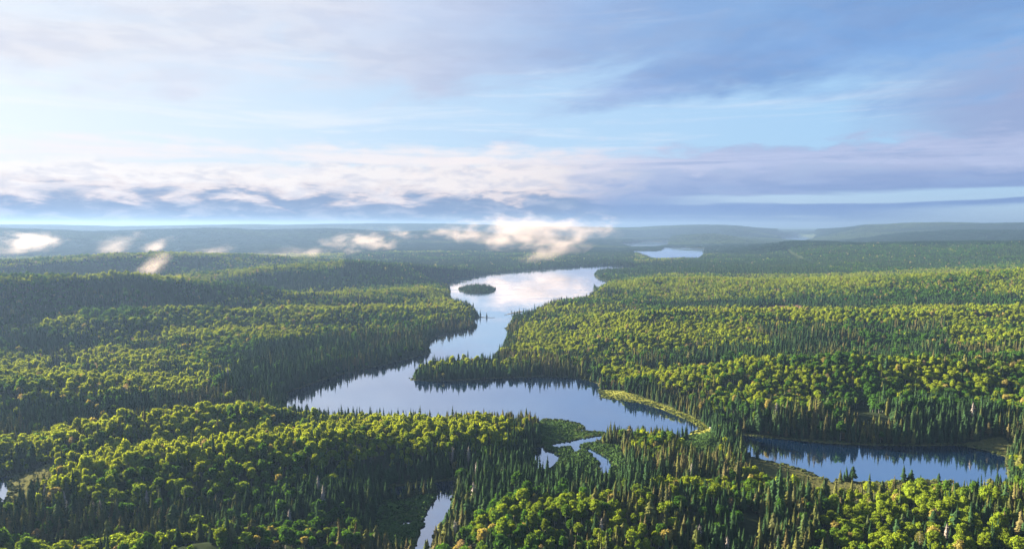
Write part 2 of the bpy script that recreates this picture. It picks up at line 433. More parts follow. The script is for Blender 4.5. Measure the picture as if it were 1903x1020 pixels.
def height(x, y):
    """ground height, distance to water"""
    r = np.hypot(x, y)
    dw = np.full(x.shape, 1e9)
    for nm, poly in WATERS:
        d = sdf(x, y, poly)
        if nm == 'lake':
            d = np.maximum(d, -sdf(x, y, ISLAND))
        dw = np.minimum(dw, d)
    k = np.clip(dw / 52.0, 0, 1)
    k = k * k * (3 - 2 * k)
    rise = 0
    acc = 0
    for pts, wf, wb in RIDGES:
        best = np.full(x.shape, 1e12); g = np.zeros(x.shape); side = np.zeros(x.shape)
        for i in range(len(pts) - 1):
            ax, ay, ag = pts[i]; bx, by, bg_ = pts[i + 1]
            dx, dy = bx - ax, by - ay
            t = np.clip(((x - ax) * dx + (y - ay) * dy) / (dx * dx + dy * dy), 0, 1)
            qx, qy = ax + t * dx, ay + t * dy
            d = (x - qx) ** 2 + (y - qy) ** 2
            m = d < best
            best = np.where(m, d, best)
            g = np.where(m, ag + t * (bg_ - ag), g)
            side = np.where(m, r - np.hypot(qx, qy), side)
        wd = np.where(side < 0, wf, wb)
        acc = acc + (g * np.exp(-best / (wd * wd))) ** 3
    rise = acc ** (1 / 3)
    far = np.clip((r - 1500) / 5000, 0, 1)
    openv = np.ones(x.shape)
    for poly in (FAR_A, FAR_B, FAR_C):
        c_ = np.mean(np.array(poly), 0)
        dd = segdist(x, y, [tuple(c_ * .62), tuple(c_)], False)
        openv = openv * smooth01(dd, 150, 900)
    rise = rise * (1 - (1 - openv) * smooth01(r, 2800, 3400)) + far * openv * 75 * np.maximum(0, fbm(x * .6, y, 1700, 4, 5) - 0.08)
    vf = np.clip((r - 8000) / 8000, 0, 1)
    rise = rise + vf * 110 * np.maximum(0, fbm(x, y * 1.3, 5000, 3, 9) + 0.35)
    rise = np.maximum(rise - 9 * smooth01(r, 560, 950) * (1 - smooth01(r, 1300, 1500)), 0)
    kk = smooth01(dw, 60 + 60 * smooth01(r, 1200, 1800), 220 + 330 * smooth01(r, 1200, 1800)) * smooth01(r, 560, 900) * (1 - 0.6 * far)
    rise = rise + kk * (22 - 16 * smooth01(r, 1150, 1500)) * np.maximum(0, relief(x, y) + 0.42)
    low = 2.0 + 3.5 * fbm(x, y, 150, 3, 2) * (1 - far) + 3.0 * fbm(x, y, 420, 2, 3)
    z = 0.5 + np.clip(dw, 0, 40) * 0.03 + k * (np.maximum(low, 0) * np.where(r > 3000, openv, 1.0) + rise)
    z = z - 0.35
    z = np.where(dw < 0, np.maximum(dw * 0.5, -3.0) + 0.15, z)
    return z, dw


def meadow_of(x, y):
    ids = np.full(x.shape, -1)
    shr = np.zeros(x.shape)
    for poly, cid, sh in MEADOWS:
        i = inside(x, y, poly)
        ids = np.where(i, cid, ids)
        shr = np.where(i, sh, shr)
    return ids, shr


# ------------------------------------------------------------------ materials
def leaf_material(name, base, tint_on=True, trans=0.3, rough_var=0.35, scale=0.7):
    m = bpy.data.materials.new(name); m.use_nodes = True
    m.node_tree.nodes.clear()
    g = NG(m.node_tree)
    if tint_on:
        a = g.new('ShaderNodeAttribute', attribute_type='INSTANCER', attribute_name='tint')
        col = a.outputs['Color']
    else:
        col = base
    t = g.new('ShaderNodeTexCoord')
    n = g.noise(t.outputs['Object'], scale, 3, 0.6)
    f = g.lin(n, 0.3, 0.7, 1.0 - rough_var, 1.0 + rough_var)
    v = g.new('ShaderNodeVectorMath', operation='SCALE')
    g.put(v.inputs[0], col); g.put(v.inputs['Scale'], f)
    d = g.new('ShaderNodeBsdfDiffuse'); g.l.new(v.outputs[0], d.inputs[0])
    tr = g.new('ShaderNodeBsdfTranslucent')
    v2 = g.new('ShaderNodeVectorMath', operation='MULTIPLY')
    g.l.new(v.outputs[0], v2.inputs[0]); v2.inputs[1].default_value = (1.25, 1.1, 0.5)
    g.l.new(v2.outputs[0], tr.inputs[0])
    mx = g.new('ShaderNodeMixShader'); mx.inputs[0].default_value = trans
    g.l.new(d.outputs[0], mx.inputs[1]); g.l.new(tr.outputs[0], mx.inputs[2])
    o = g.new('ShaderNodeOutputMaterial'); g.l.new(mx.outputs[0], o.inputs[0])
    return m


def plain(name, col, rough=0.9, scale=1.0, var=0.3):
    m = bpy.data.materials.new(name); m.use_nodes = True
    g = NG(m.node_tree)
    b = m.node_tree.nodes['Principled BSDF']
    t = g.new('ShaderNodeTexCoord')
    n = g.noise(t.outputs['Object'], scale, 4, 0.6)
    c = g.mix(n, c4(*[k * (1 - var) for k in col]), c4(*[min(1, k * (1 + var)) for k in col]))
    g.l.new(c, b.inputs['Base Color'])
    b.inputs['Roughness'].default_value = rough
    b.inputs['Specular IOR Level'].default_value = 0.28
    return m


M_NEEDLE = leaf_material('spruce_needles', None, trans=0.12, rough_var=0.35, scale=0.9)
M_LEAF = leaf_material('broad_leaves', None, trans=0.5, rough_var=0.42, scale=0.8)
M_SHRUB = leaf_material('shrub_leaves', None, trans=0.25)
M_BARK = plain('bark', (0.10, 0.075, 0.055), scale=2.0)
M_PALEBARK = plain('pale_bark', (0.34, 0.31, 0.27), scale=2.0)
M_DEAD = plain('dead_wood', (0.22, 0.19, 0.16), scale=2.0)
M_ROCK = plain('pale_rock', (0.62, 0.58, 0.52), scale=1.0)
M_GRAVEL = plain('gravel', (0.12, 0.10, 0.08), scale=0.5)

mg = bpy.data.materials.new('forest_floor'); mg.use_nodes = True
g = NG(mg.node_tree)
b = mg.node_tree.nodes['Principled BSDF']
ga = g.new('ShaderNodeAttribute', attribute_name='ground')
gt = g.new('ShaderNodeTexCoord')
n1 = g.noise(gt.outputs['Object'], 0.35, 6, 0.65)
n2 = g.noise(gt.outputs['Object'], 0.012, 5, 0.6)
vv = g.new('ShaderNodeVectorMath', operation='SCALE')
g.l.new(ga.outputs['Color'], vv.inputs[0])
g.put(vv.inputs['Scale'], g.m('MULTIPLY', g.lin(n1, 0.3, 0.7, 0.65, 1.35), g.lin(n2, 0.3, 0.7, 0.75, 1.25)))
g.l.new(vv.outputs[0], b.inputs['Base Color'])
b.inputs['Roughness'].default_value = 1.0
b.inputs['Specular IOR Level'].default_value = 0.0

mw = bpy.data.materials.new('still_water'); mw.use_nodes = True
mw.node_tree.nodes.clear()
g = NG(mw.node_tree)
gt = g.new('ShaderNodeTexCoord')
n1 = g.noise(gt.outputs['Object'], 0.9, 3, 0.5)
n2 = g.noise(gt.outputs['Object'], 0.006, 4, 0.55, 1.5)
bump = g.new('ShaderNodeBump'); bump.inputs['Strength'].default_value = 0.02; bump.inputs['Distance'].default_value = 0.3
g.l.new(n1, bump.inputs['Height'])
gl = g.new('ShaderNodeBsdfGlossy'); gl.inputs[0].default_value = c4(0.93, 0.95, 1.0)
gs = g.new('ShaderNodeSeparateXYZ'); g.l.new(gt.outputs['Object'], gs.inputs[0])
n3 = g.noise(g.xyz(g.m('MULTIPLY', gs.outputs[0], 0.35), gs.outputs[1], 0.0), 0.012, 4, 0.6, 0.8)
lane = g.m('MULTIPLY', g.ss(n3, 0.50, 0.58), g.ss(gs.outputs[1], 650.0, 1100.0))
g.put(gl.inputs['Roughness'], g.lin(g.m('MAXIMUM', lane, g.m('MULTIPLY', g.ss(n2, 0.50, 0.60), 0.3)), 0, 1, 0.006, 0.12))
g.l.new(bump.outputs[0], gl.inputs['Normal'])
df = g.new('ShaderNodeBsdfDiffuse'); df.inputs[0].default_value = c4(0.002, 0.014, 0.042)
lw = g.new('ShaderNodeFresnel'); lw.inputs[0].default_value = 1.33
mx = g.new('ShaderNodeMixShader')
g.put(mx.inputs[0], g.m('POWER', lw.outputs[0], 0.25, clamp=True))
g.l.new(df.outputs[0], mx.inputs[1]); g.l.new(gl.outputs[0], mx.inputs[2])
o = g.new('ShaderNodeOutputMaterial'); g.l.new(mx.outputs[0], o.inputs[0])

# ------------------------------------------------------------------ ground: one sheet, fine where the camera looks
azs = np.concatenate([np.arange(-180, -48, 3.0), np.arange(-48, 48, 0.135), np.arange(48, 180.1, 3.0)])
rs = np.concatenate([[0.0, 60, 120, 180, 230], np.arange(260, 900, 2.2), np.geomspace(900, 24000, 400)])
A, RR = np.meshgrid(np.radians(azs), rs)
gx, gy = RR * np.sin(A), RR * np.cos(A)
fx, fy = gx.ravel(), gy.ravel()
gz, gdw = height(fx, fy)
ids, shr = meadow_of(fx, fy)
gcol = np.tile(np.array([0.022, 0.030, 0.014]), (len(fx), 1))
rr = np.hypot(fx, fy)
farmix = np.clip((rr - 9000) / 6000, 0, 1)[:, None]
gcol = gcol * (1 - farmix) + np.array([0.035, 0.060, 0.020]) * farmix
MC = {0: (0.050, 0.085, 0.018), 1: (0.15, 0.155, 0.030), 2: (0.080, 0.080, 0.028), 3: (0.14, 0.08, 0.045)}
for k_, c_ in MC.items():
    gcol[ids == k_] = c_
shore = (gdw < 3.0) & (ids < 0)
gcol[shore] = (0.07, 0.075, 0.03)
edge_m = (ids >= 0) & (gdw < 3.5)
gcol[edge_m] = gcol[edge_m] * 1.35
na, nr = len(azs), len(rs)
i, j = np.meshgrid(np.arange(nr - 1), np.arange(na - 1), indexing='ij')
q = np.stack([i * na + j, i * na + j + 1, (i + 1) * na + j + 1, (i + 1) * na + j], -1).reshape(-1, 4)
me = mesh_np('ground', np.stack([fx, fy, gz], -1), q, [mg], smooth=True)
at_ = me.attributes.new('ground', 'FLOAT_COLOR', 'POINT')
at_.data.foreach_set('color', np.concatenate([gcol, np.ones((len(gcol), 1))], 1).astype(np.float32).ravel())
tag(link('ground', me), 'rolling forest floor between the lakes out to the horizon', kind='structure')

for nm, poly in WATERS:
    P = [Vector((p[0], p[1], 0)) for p in poly]
    tri = geometry.tessellate_polygon([P])
    up = []
    for t in tri:
        a_, b_, c_ = [P[k] for k in t]
        up.append(t if (b_ - a_).cross(c_ - a_).z > 0 else (t[0], t[2], t[1]))
    lab = {'lake': 'long winding lake mirroring pale clouds', 'pond': 'narrow blue pond at the right below the dark wooded slope',
           'creek': 'dark creek at the bottom of the photo', 'river': 'pale water at the left edge', 'far_lake': 'small bright lake far away',
           'marsh_pool': 'small pool in the marsh', 'marsh_channel': 'thin channel through the marsh'}[nm]
    tag(link(nm, mesh_np(nm, [tuple(p) for p in P], up, [mw])), lab, kind='structure')

# ------------------------------------------------------------------ tree shapes
def spruce_parts(seed, H=15.0, W=3.4, levels=17, per=8, ragged=0.35, bare=0.08, taper=1.0):
    rr_ = random.Random(seed)
    v, f = [], []
    for L in range(levels):
        t = (L + rr_.uniform(-.25, .25)) / levels
        z = H * (bare + (1 - bare) * t)
        rad = W * 0.5 * ((1 - t) ** taper) * (0.82 + 0.35 * rr_.random()) + 0.12
        if t < 0.12: rad *= 0.75
        a0 = rr_.uniform(0, 6.3)
        n = per if t < 0.7 else max(5, per - 2)
        for k in range(n):
            a = a0 + k * 6.283 / n + rr_.uniform(-.25, .25)
            r1 = rad * (1 + rr_.uniform(-ragged, ragged))
            wdt = r1 * 0.42 + 0.16
            dz = -r1 * rr_.uniform(0.35, 0.6)
            ca, sa = math.cos(a), math.sin(a)
            up_ = H / levels * 0.9
            b0 = len(v)
            v += [(0, 0, z + up_), (ca * r1 * .55 - sa * wdt, sa * r1 * .55 + ca * wdt, z + dz * .55), (ca * r1, sa * r1, z + dz + 0.25 * r1 * .3),
                  (ca * r1 * .55 + sa * wdt, sa * r1 * .55 - ca * wdt, z + dz * .55), (0, 0, z - 0.1)]
            f += [(b0, b0 + 1, b0 + 2), (b0, b0 + 2, b0 + 3), (b0 + 4, b0 + 2, b0 + 1), (b0 + 4, b0 + 3, b0 + 2)]
    b0 = len(v)
    v += [(0.22, 0, H * .93), (-0.11, 0.19, H * .93), (-0.11, -0.19, H * .93), (0, 0, H * 1.06)]
    f += [(b0, b0 + 1, b0 + 3), (b0 + 1, b0 + 2, b0 + 3), (b0 + 2, b0, b0 + 3)]
    return v, f


def trunk_parts(H, r0, seed=0, limbs=0, limb_from=0.3, limb_len=2.0):
    rr_ = random.Random(seed)
    v, f = [], []
    def tube(p0, p1, ra, rb, n=5):
        p0, p1 = Vector(p0), Vector(p1)
        d = (p1 - p0).normalized()
        u = d.orthogonal().normalized(); w_ = d.cross(u)
        b0 = len(v)
        for p, r_ in ((p0, ra), (p1, rb)):
            for k in range(n):
                a = 6.283 * k / n
                v.append(tuple(p + (u * math.cos(a) + w_ * math.sin(a)) * r_))
        for k in range(n):
            a, b_ = b0 + k, b0 + (k + 1) % n
            f.append((a, b_, b_ + n)); f.append((a, b_ + n, a + n))
    tube((0, 0, -0.6), (0, 0, H * .5), r0, r0 * .62)
    tube((0, 0, H * .5), (0.05, 0.02, H), r0 * .62, 0.03)
    for k in range(limbs):
        z = H * rr_.uniform(limb_from, 0.9)
        a = rr_.uniform(0, 6.3)
        L = limb_len * rr_.uniform(.6, 1.2)
        tube((0, 0, z), (math.cos(a) * L, math.sin(a) * L, z + L * rr_.uniform(.3, .9)), r0 * .35, 0.03, 3)
    return v, f


def ico(sub=1):
    import bmesh
    bm = bmesh.new(); bmesh.ops.create_icosphere(bm, subdivisions=sub, radius=1.0)
    v = [tuple(x.co) for x in bm.verts]; f = [tuple(x.index for x in fc.verts) for fc in bm.faces]
    bm.free()
    return v, f
ICO1, ICO2 = ico(1), ico(2)


def broad_parts(seed, H=13.5, W=7.0, lobes=11, leaves=420, low=0.32, tall=1.0, sphere=ICO2):
    rr_ = random.Random(seed)
    v, f = [], []
    ch = H * (1 - low) * 0.5
    cz = H * low + ch
    cen = [(0, 0, cz, W * 0.30)]
    for k in range(lobes):
        a = k * 2.4 + rr_.uniform(-.4, .4)
        t = (k + .5) / lobes                     # 0 bottom .. 1 top
        zz = cz + ch * (-0.55 + 1.35 * t) * 0.82
        hr = W * 0.5 * math.sqrt(max(0.05, 1 - (-0.55 + 1.5 * t) ** 2)) * rr_.uniform(.45, .72)
        r_ = W * rr_.uniform(.12, .24)
        cen.append((math.cos(a) * hr, math.sin(a) * hr, min(zz, H - r_ * .8), r_))
    for (x, y, z, r_) in cen:
        b0 = len(v)
        for p in sphere[0]:
            k = r_ * rr_.uniform(.62, 1.2)
            v.append((x + p[0] * k, y + p[1] * k, z + p[2] * k * .85 * tall))
        f += [tuple(b0 + q_ for q_ in t) for t in sphere[1]]
    for k in range(leaves):
        x, y, z, r_ = rr_.choice(cen)
        d = Vector((rr_.gauss(0, 1), rr_.gauss(0, 1), rr_.gauss(0.25, 1))).normalized()
        c = Vector((x, y, z)) + Vector((d.x, d.y, d.z * .85 * tall)) * r_ * rr_.uniform(.9, 1.5)
        nn = (d + Vector((rr_.gauss(0, .5), rr_.gauss(0, .5), rr_.gauss(0, .5)))).normalized()
        u = nn.orthogonal().normalized(); w_ = nn.cross(u)
        s = rr_.uniform(.32, .75)
        a = rr_.uniform(0, 6.3)
        b0 = len(v)
        for q_ in range(3):
            aa = a + q_ * 2.09
            v.append(tuple(c + (u * math.cos(aa) + w_ * math.sin(aa)) * s))
        f.append((b0, b0 + 1, b0 + 2))
    return v, f


def budding_parts(seed, H=12.5, W=6.0):
    """thinly leaved crown: fine twigs carrying small pale leaf clusters"""
    rr_ = random.Random(seed)
    v, f = [], []
    for k in range(620):
        t = rr_.random()
        z = H * (0.35 + 0.65 * t)
        rad = W * .5 * math.sqrt(max(.04, 1 - (2 * t - 0.85) ** 2 * .8)) * rr_.random() ** .4
        a = rr_.uniform(0, 6.3)
        c = Vector((math.cos(a) * rad, math.sin(a) * rad, z))
        nn = Vector((rr_.gauss(0, 1), rr_.gauss(0, 1), rr_.gauss(0, 1))).normalized()
        u = nn.orthogonal().normalized(); w_ = nn.cross(u)
        s = rr_.uniform(.22, .46)
        b0 = len(v)
        for q_ in range(3):
            aa = q_ * 2.09
            v.append(tuple(c + (u * math.cos(aa) + w_ * math.sin(aa)) * s))
        f.append((b0, b0 + 1, b0 + 2))
    return v, f


def join(parts):
    v, f, m = [], [], []
    for k, (pv, pf) in enumerate(parts):
        b0 = len(v)
        v += pv; f += [tuple(b0 + q_ for q_ in t) for t in pf]; m += [k] * len(pf)
    return v, f, m


SPR, BRD, BUD = [], [], []      # (crown mesh, trunk mesh, joined mesh)
for k in range(10):
    H = [15, 17, 13.5, 16, 14.5, 18, 12, 16.5, 13, 15][k]
    W = [3.4, 3.6, 3.9, 2.9, 4.4, 3.9, 3.2, 5.6, 2.6, 5.0][k]
    c = spruce_parts(10 + k, H, W, [16, 17, 18, 16, 17, 18, 16, 9, 14, 12][k], [8, 8, 8, 8, 8, 8, 8, 7, 6, 9][k], [.3, .4, .25, .45, .35, .3, .4, .6, .7, .5][k], [.06, .06, .06, .06, .06, .06, .06, .28, .15, .12][k], [1.0, .9, 1.1, .85, .95, .8, 1, .55, .6, .7][k])
    t = trunk_parts(H, 0.2, k)
    jv, jf, jm = join([c, t])
    SPR.append((mesh_np('spruce_crown', c[0], c[1], [M_NEEDLE]), mesh_np('spruce_trunk', t[0], t[1], [M_BARK]), mesh_np('spruce', jv, jf, [M_NEEDLE, M_BARK], jm)))
for k in range(7):
    H = [13, 14.5, 12, 15.5, 13.5, 11.5, 14][k]
    W = [7.0, 7.6, 6.4, 6.0, 8.2, 6.2, 5.2][k]
    c = broad_parts(40 + k, H, W, 14 + k % 5, 620, [.25, .3, .2, .3, .28, .2, .22][k], [1, .9, 1, 1.2, .85, 1.1, 1.3][k])
    t = trunk_parts(H * .75, 0.24, k, 5, .35, 2.0)
    jv, jf, jm = join([c, t])
    BRD.append((mesh_np('broadleaf_crown', c[0], c[1], [M_LEAF]), mesh_np('broadleaf_trunk', t[0], t[1], [M_PALEBARK]), mesh_np('broadleaf', jv, jf, [M_LEAF, M_PALEBARK], jm)))
for k in range(3):
    H = [12.5, 14, 11][k]
    c = budding_parts(70 + k, H, [6, 6.5, 5.5][k])
    t = trunk_parts(H * .95, 0.2, k, 16, .3, 2.4)
    jv, jf, jm = join([c, t])
    BUD.append((mesh_np('budding_crown', c[0], c[1], [M_LEAF]), mesh_np('budding_trunk', t[0], t[1], [M_PALEBARK]), mesh_np('budding', jv, jf, [M_LEAF, M_PALEBARK], jm)))

def lib(name, meshes):
    c = bpy.data.collections.new(name)
    for k, me in enumerate(meshes):
        o_ = bpy.data.objects.new('%s_%02d' % (name, k), me)
        c.objects.link(o_)
    return c


def far_spruce(seed):
    return spruce_parts(seed, 15, 4.4, 7, 6, .35, .05, .95)
def far_broad(seed):
    return broad_parts(seed, 13, 8.0, 6, 60, .1, 1.0, ICO1)
def clump(seed, mode):
    """a patch of far canopy, 45 m across"""
    rr_ = random.Random(seed)
    ps = []
    for a in range(7):
        for b_ in range(7):
            x, y = (a - 3 + rr_.uniform(-.4, .4)) * 7.4, (b_ - 3 + rr_.uniform(-.4, .4)) * 7.4
            s = rr_.uniform(.75, 1.2)
            pv, pf = (far_spruce_s if rr_.random() < mode else far_broad_s)
            pv = [(x + p[0] * s, y + p[1] * s, p[2] * s) for p in pv]
            ps.append((pv, pf))
    v, f, m = join(ps)
    return v, f
far_spruce_s = spruce_parts(5, 14, 6.0, 3, 5, .3, .1, 1.0)
_bs = []
_v = [(p[0] * 4.2, p[1] * 4.2, 8 + p[2] * 4.6) for p in ICO1[0]]
far_broad_s = (_v, ICO1[1])

L_SPR = lib('spruce_library', [s[2] for s in SPR])
L_BRD = lib('broadleaf_library', [s[2] for s in BRD] )
L_BUD = lib('budding_library', [s[2] for s in BUD])
L_FSP = lib('far_spruce_library', [mesh_np('far_spruce', *far_spruce(k), [M_NEEDLE]) for k in range(4)])
L_FBR = lib('far_broad_library', [mesh_np('far_broad', *far_broad(k + 3), [M_LEAF]) for k in range(4)])
L_CLP = lib('clump_library', [mesh_np('canopy', *clump(k, m_), [M_LEAF]) for k, m_ in enumerate([.2, .3, .5, .6, .8])])


def shrub_parts(seed):
    rr_ = random.Random(seed)
    v, f = [], []
    for k in range(5):
        x, y, r_ = rr_.uniform(-1, 1), rr_.uniform(-1, 1), rr_.uniform(.6, 1.1)
        b0 = len(v)
        for p in ICO1[0]:
            q_ = r_ * rr_.uniform(.7, 1.25)
            v.append((x + p[0] * q_, y + p[1] * q_, r_ * .6 + p[2] * q_ * .8))
        f += [tuple(b0 + q_ for q_ in t) for t in ICO1[1]]
    return v, f
L_SHR = lib('shrub_library', [mesh_np('shrub', *shrub_parts(k), [M_SHRUB]) for k in range(4)])


def scatter(name, coll, P, S, rot, idx, tint, label, kind='stuff', cat=None):
    me = bpy.data.meshes.new(name)
    n = len(P)
    me.vertices.add(n)
    me.vertices.foreach_set('co', np.asarray(P, np.float32).ravel())
    for nm, typ, dat, fld in (('scl', 'FLOAT_VECTOR', S, 'vector'), ('rot', 'FLOAT_VECTOR', rot, 'vector'), ('tint', 'FLOAT_VECTOR', tint, 'vector')):
        a = me.attributes.new(nm, typ, 'POINT'); a.data.foreach_set(fld, np.asarray(dat, np.float32).ravel())
    a = me.attributes.new('idx', 'INT', 'POINT'); a.data.foreach_set('value', np.asarray(idx, np.int32))
    ob = link(name, me)
    ng = bpy.data.node_groups.new(name + '_nodes', 'GeometryNodeTree')
    ng.interface.new_socket('Geometry', in_out='INPUT', socket_type='NodeSocketGeometry')
    ng.interface.new_socket('Geometry', in_out='OUTPUT', socket_type='NodeSocketGeometry')
    N_, K = ng.nodes, ng.links
    gi, go = N_.new('NodeGroupInput'), N_.new('NodeGroupOutput')
    ci = N_.new('GeometryNodeCollectionInfo')
    ci.inputs['Collection'].default_value = coll
    ci.inputs['Separate Children'].default_value = True
    ci.inputs['Reset Children'].default_value = True
    ip = N_.new('GeometryNodeInstanceOnPoints')
    K.new(gi.outputs[0], ip.inputs['Points'])
    K.new(ci.outputs[0], ip.inputs['Instance'])
    ip.inputs['Pick Instance'].default_value = True
    def na_(nm, typ):
        q_ = N_.new('GeometryNodeInputNamedAttribute'); q_.data_type = typ; q_.inputs[0].default_value = nm
        return q_.outputs[0]
    K.new(na_('idx', 'INT'), ip.inputs['Instance Index'])
    er = N_.new('FunctionNodeEulerToRotation')
    K.new(na_('rot', 'FLOAT_VECTOR'), er.inputs[0]); K.new(er.outputs[0], ip.inputs['Rotation'])
    K.new(na_('scl', 'FLOAT_VECTOR'), ip.inputs['Scale'])
    K.new(ip.outputs[0], go.inputs[0])
    md = ob.modifiers.new('scatter', 'NODES'); md.node_group = ng
    tag(ob, label, cat, None, kind)
    return ob


# ------------------------------------------------------------------ where the trees stand
def grid_points(r0, r1, cell, half=43.0, jit=0.42):
    xm = r1 * math.sin(R(half))
    xs = np.arange(-xm, xm, cell); ys = np.arange(r0 * math.cos(R(half)), r1, cell)
    gx_, gy_ = np.meshgrid(xs, ys)
    gx_ = gx_.ravel() + rng.uniform(-jit, jit, gx_.size) * cell
    gy_ = gy_.ravel() + rng.uniform(-jit, jit, gy_.size) * cell
    r_ = np.hypot(gx_, gy_); a_ = np.degrees(np.arctan2(gx_, gy_))
    k = (r_ > r0) & (r_ < r1) & (np.abs(a_) < half)
    return gx_[k], gy_[k]


LIME_LIT = [  # leafy stands; their lime tint also paints the sunlit crests
    [(940, 480), (1000, 470), (1100, 480), (1000, 492)],
    [(20, 935), (-20, 900), (130, 870), (300, 765), (470, 745), (640, 745), (960, 765), (985, 820), (800, 850), (640, 868), (500, 885), (380, 905), (240, 925), (110, 925)],
    [(-20, 850), (0, 828), (150, 788), (230, 775), (220, 800), (60, 850), (0, 870)],
    [(20, 1030), (150, 1005), (300, 985), (400, 968), (490, 968), (480, 1030)],
    [(890, 1030), (880, 965), (960, 925), (1100, 920), (1250, 890), (1380, 900), (1420, 960), (1400, 1030)],
    [(1500, 1030), (1520, 950), (1600, 925), (1750, 920), (1903, 960), (1950, 1030)],
    [(1210, 695), (1400, 680), (1960, 675), (1960, 760), (1800, 725), (1560, 725), (1430, 770), (1330, 765), (1250, 740)],
    [(965, 605), (1150, 578), (1400, 570), (1960, 565), (1960, 605), (1500, 598), (1300, 620), (1180, 655), (1000, 650), (940, 650)],
    [(1150, 522), (1400, 512), (1960, 495), (1960, 545), (1500, 530), (1160, 555)],
    [(-20, 640), (300, 645), (420, 690), (300, 735), (100, 740), (-20, 790)],
    [(80, 600), (500, 568), (860, 563), (870, 580), (560, 600), (380, 625), (80, 625)],
    [(440, 552), (640, 543), (835, 536), (835, 550), (440, 566)],
    [(370, 512), (480, 497), (640, 487), (640, 499), (470, 515), (380, 524)],
    [(-20, 517), (120, 510), (260, 507), (400, 516), (400, 523), (250, 519), (120, 521), (-20, 530)],
    [(-20, 492), (60, 484), (300, 468), (420, 467), (440, 474), (300, 477), (60, 492), (-20, 500)]]
DARK_SHADED = [  # spruce stands; their dark tint also paints shaded slopes and valleys
    [(838, 512), (935, 512), (935, 548), (838, 548)],
    [(1140, 494), (1300, 480), (1400, 455), (1960, 450), (1960, 492), (1700, 500), (1500, 510), (1250, 508), (1130, 520), (1100, 505)],
    [(640, 470), (1180, 465), (1180, 494), (1060, 500), (860, 521), (640, 500)],
    [(-20, 440), (900, 440), (700, 470), (-20, 470)],
    [(-20, 955), (120, 945), (235, 945), (336, 932), (505, 912), (640, 892), (840, 850), (1000, 838), (1010, 880), (860, 897), (720, 912), (520, 965), (300, 1003), (-20, 1015)],
    [(768, 690), (900, 680), (1100, 682), (1125, 716), (940, 705), (768, 710)],
    [(840, 905), (1000, 860), (1180, 850), (1330, 845), (1400, 890), (1260, 885), (1100, 912), (930, 925), (860, 960), (820, 1020), (780, 1030)],
    [(1330, 800), (1440, 775), (1560, 745), (1780, 742), (1960, 780), (1960, 830), (1500, 822), (1340, 812)],
    [(480, 640), (870, 592), (890, 610), (790, 655), (540, 725), (400, 725)],
    [(-20, 529), (250, 519), (420, 532), (470, 552), (330, 570), (160, 588), (-20, 606)],
    [(380, 520), (520, 506), (660, 495), (760, 497), (860, 506), (850, 524), (560, 538), (430, 545)],
    [(-20, 498), (250, 478), (420, 478), (350, 505), (100, 510), (-20, 515)],
    [(500, 505), (660, 500), (860, 508), (860, 525), (560, 535)],
    [(1170, 656), (1400, 650), (1960, 640), (1960, 668), (1400, 670), (1180, 684)],
    [(1400, 605), (1760, 602), (1760, 645), (1450, 650)],
    [(1200, 560), (1500, 552), (1903, 548), (1903, 562), (1500, 570), (1200, 568)],
    [(1390, 925), (1500, 905), (1530, 940), (1480, 1030), (1400, 1030)],
    [(0, 745), (300, 738), (460, 728), (300, 752), (100, 790), (0, 818)]]


def stands(x, y, z):
    """leafy hilltop and dark slope stands; they also put bands of sun and shade into species and tint"""
    wx, wy = 9 * fbm(x, y, 60, 2, 201), 9 * fbm(x, y, 60, 2, 211)
    px, py, d_ = project(x + wx, y + wy, z + 7)
    a_ = np.zeros(x.shape); b_ = np.zeros(x.shape)
    for q_ in LIME_LIT: a_ = np.maximum(a_, inside(px, py, q_))
    for q_ in DARK_SHADED: b_ = np.maximum(b_, inside(px, py, q_))
    return a_, b_


def classify(x, y, z, dw, slope):
    """probability of spruce, from shore distance, height and patches"""
    r_ = np.hypot(x, y)
    p = 0.13 + 0.9 * fbm(x, y, 95, 3, 21) - 0.6 * relief(x, y) * smooth01(r_, 560, 900) + (0.8 + 1.6 * smooth01(r_, 500, 900)) * np.clip(slope, -.1, .22) + 0.5 * fbm(x, y, 28, 2, 31)  # valleys and camera-facing slopes get more spruce, partly to darken them as shade
    p += 0.85 * (1 - smooth01(dw, 6, 34))
    p -= 0.022 * np.clip(z - 8, 0, 18)
    p += 0.15 * (z < 6)
    lime_, dark_ = stands(x, y, z)
    _px, py_, _d = project(x, y, z + 7)
    p = p - 0.36 * lime_ * smooth01(-py_, -930, -880) + 0.75 * dark_ + 0.24 * smooth01(py_, 880, 930)
    return np.clip(p, 0.03, 0.97)


def spruce_tint(x, y, dk=0.0):
    n = len(x)
    u = rng.random(n)
    warm = smooth01(fbm(x, y, 60, 2, 51) + rng.normal(0, .30, n), -0.05, 0.6)
    warm = (warm * (1 - .8 * dk * (np.hypot(x, y) > 1400)))[:, None]  # distant dark stands lose their warm tone, painting hillside shade
    dark = np.array([0.024, 0.050, 0.018]); olive = np.array([0.085, 0.090, 0.024]); brown = np.array([0.100, 0.086, 0.034])
    c = dark * (1 - warm) + (olive * (u[:, None] < .6) + brown * (u[:, None] >= .6)) * warm
    return c * rng.uniform(.75, 1.3, (n, 1))


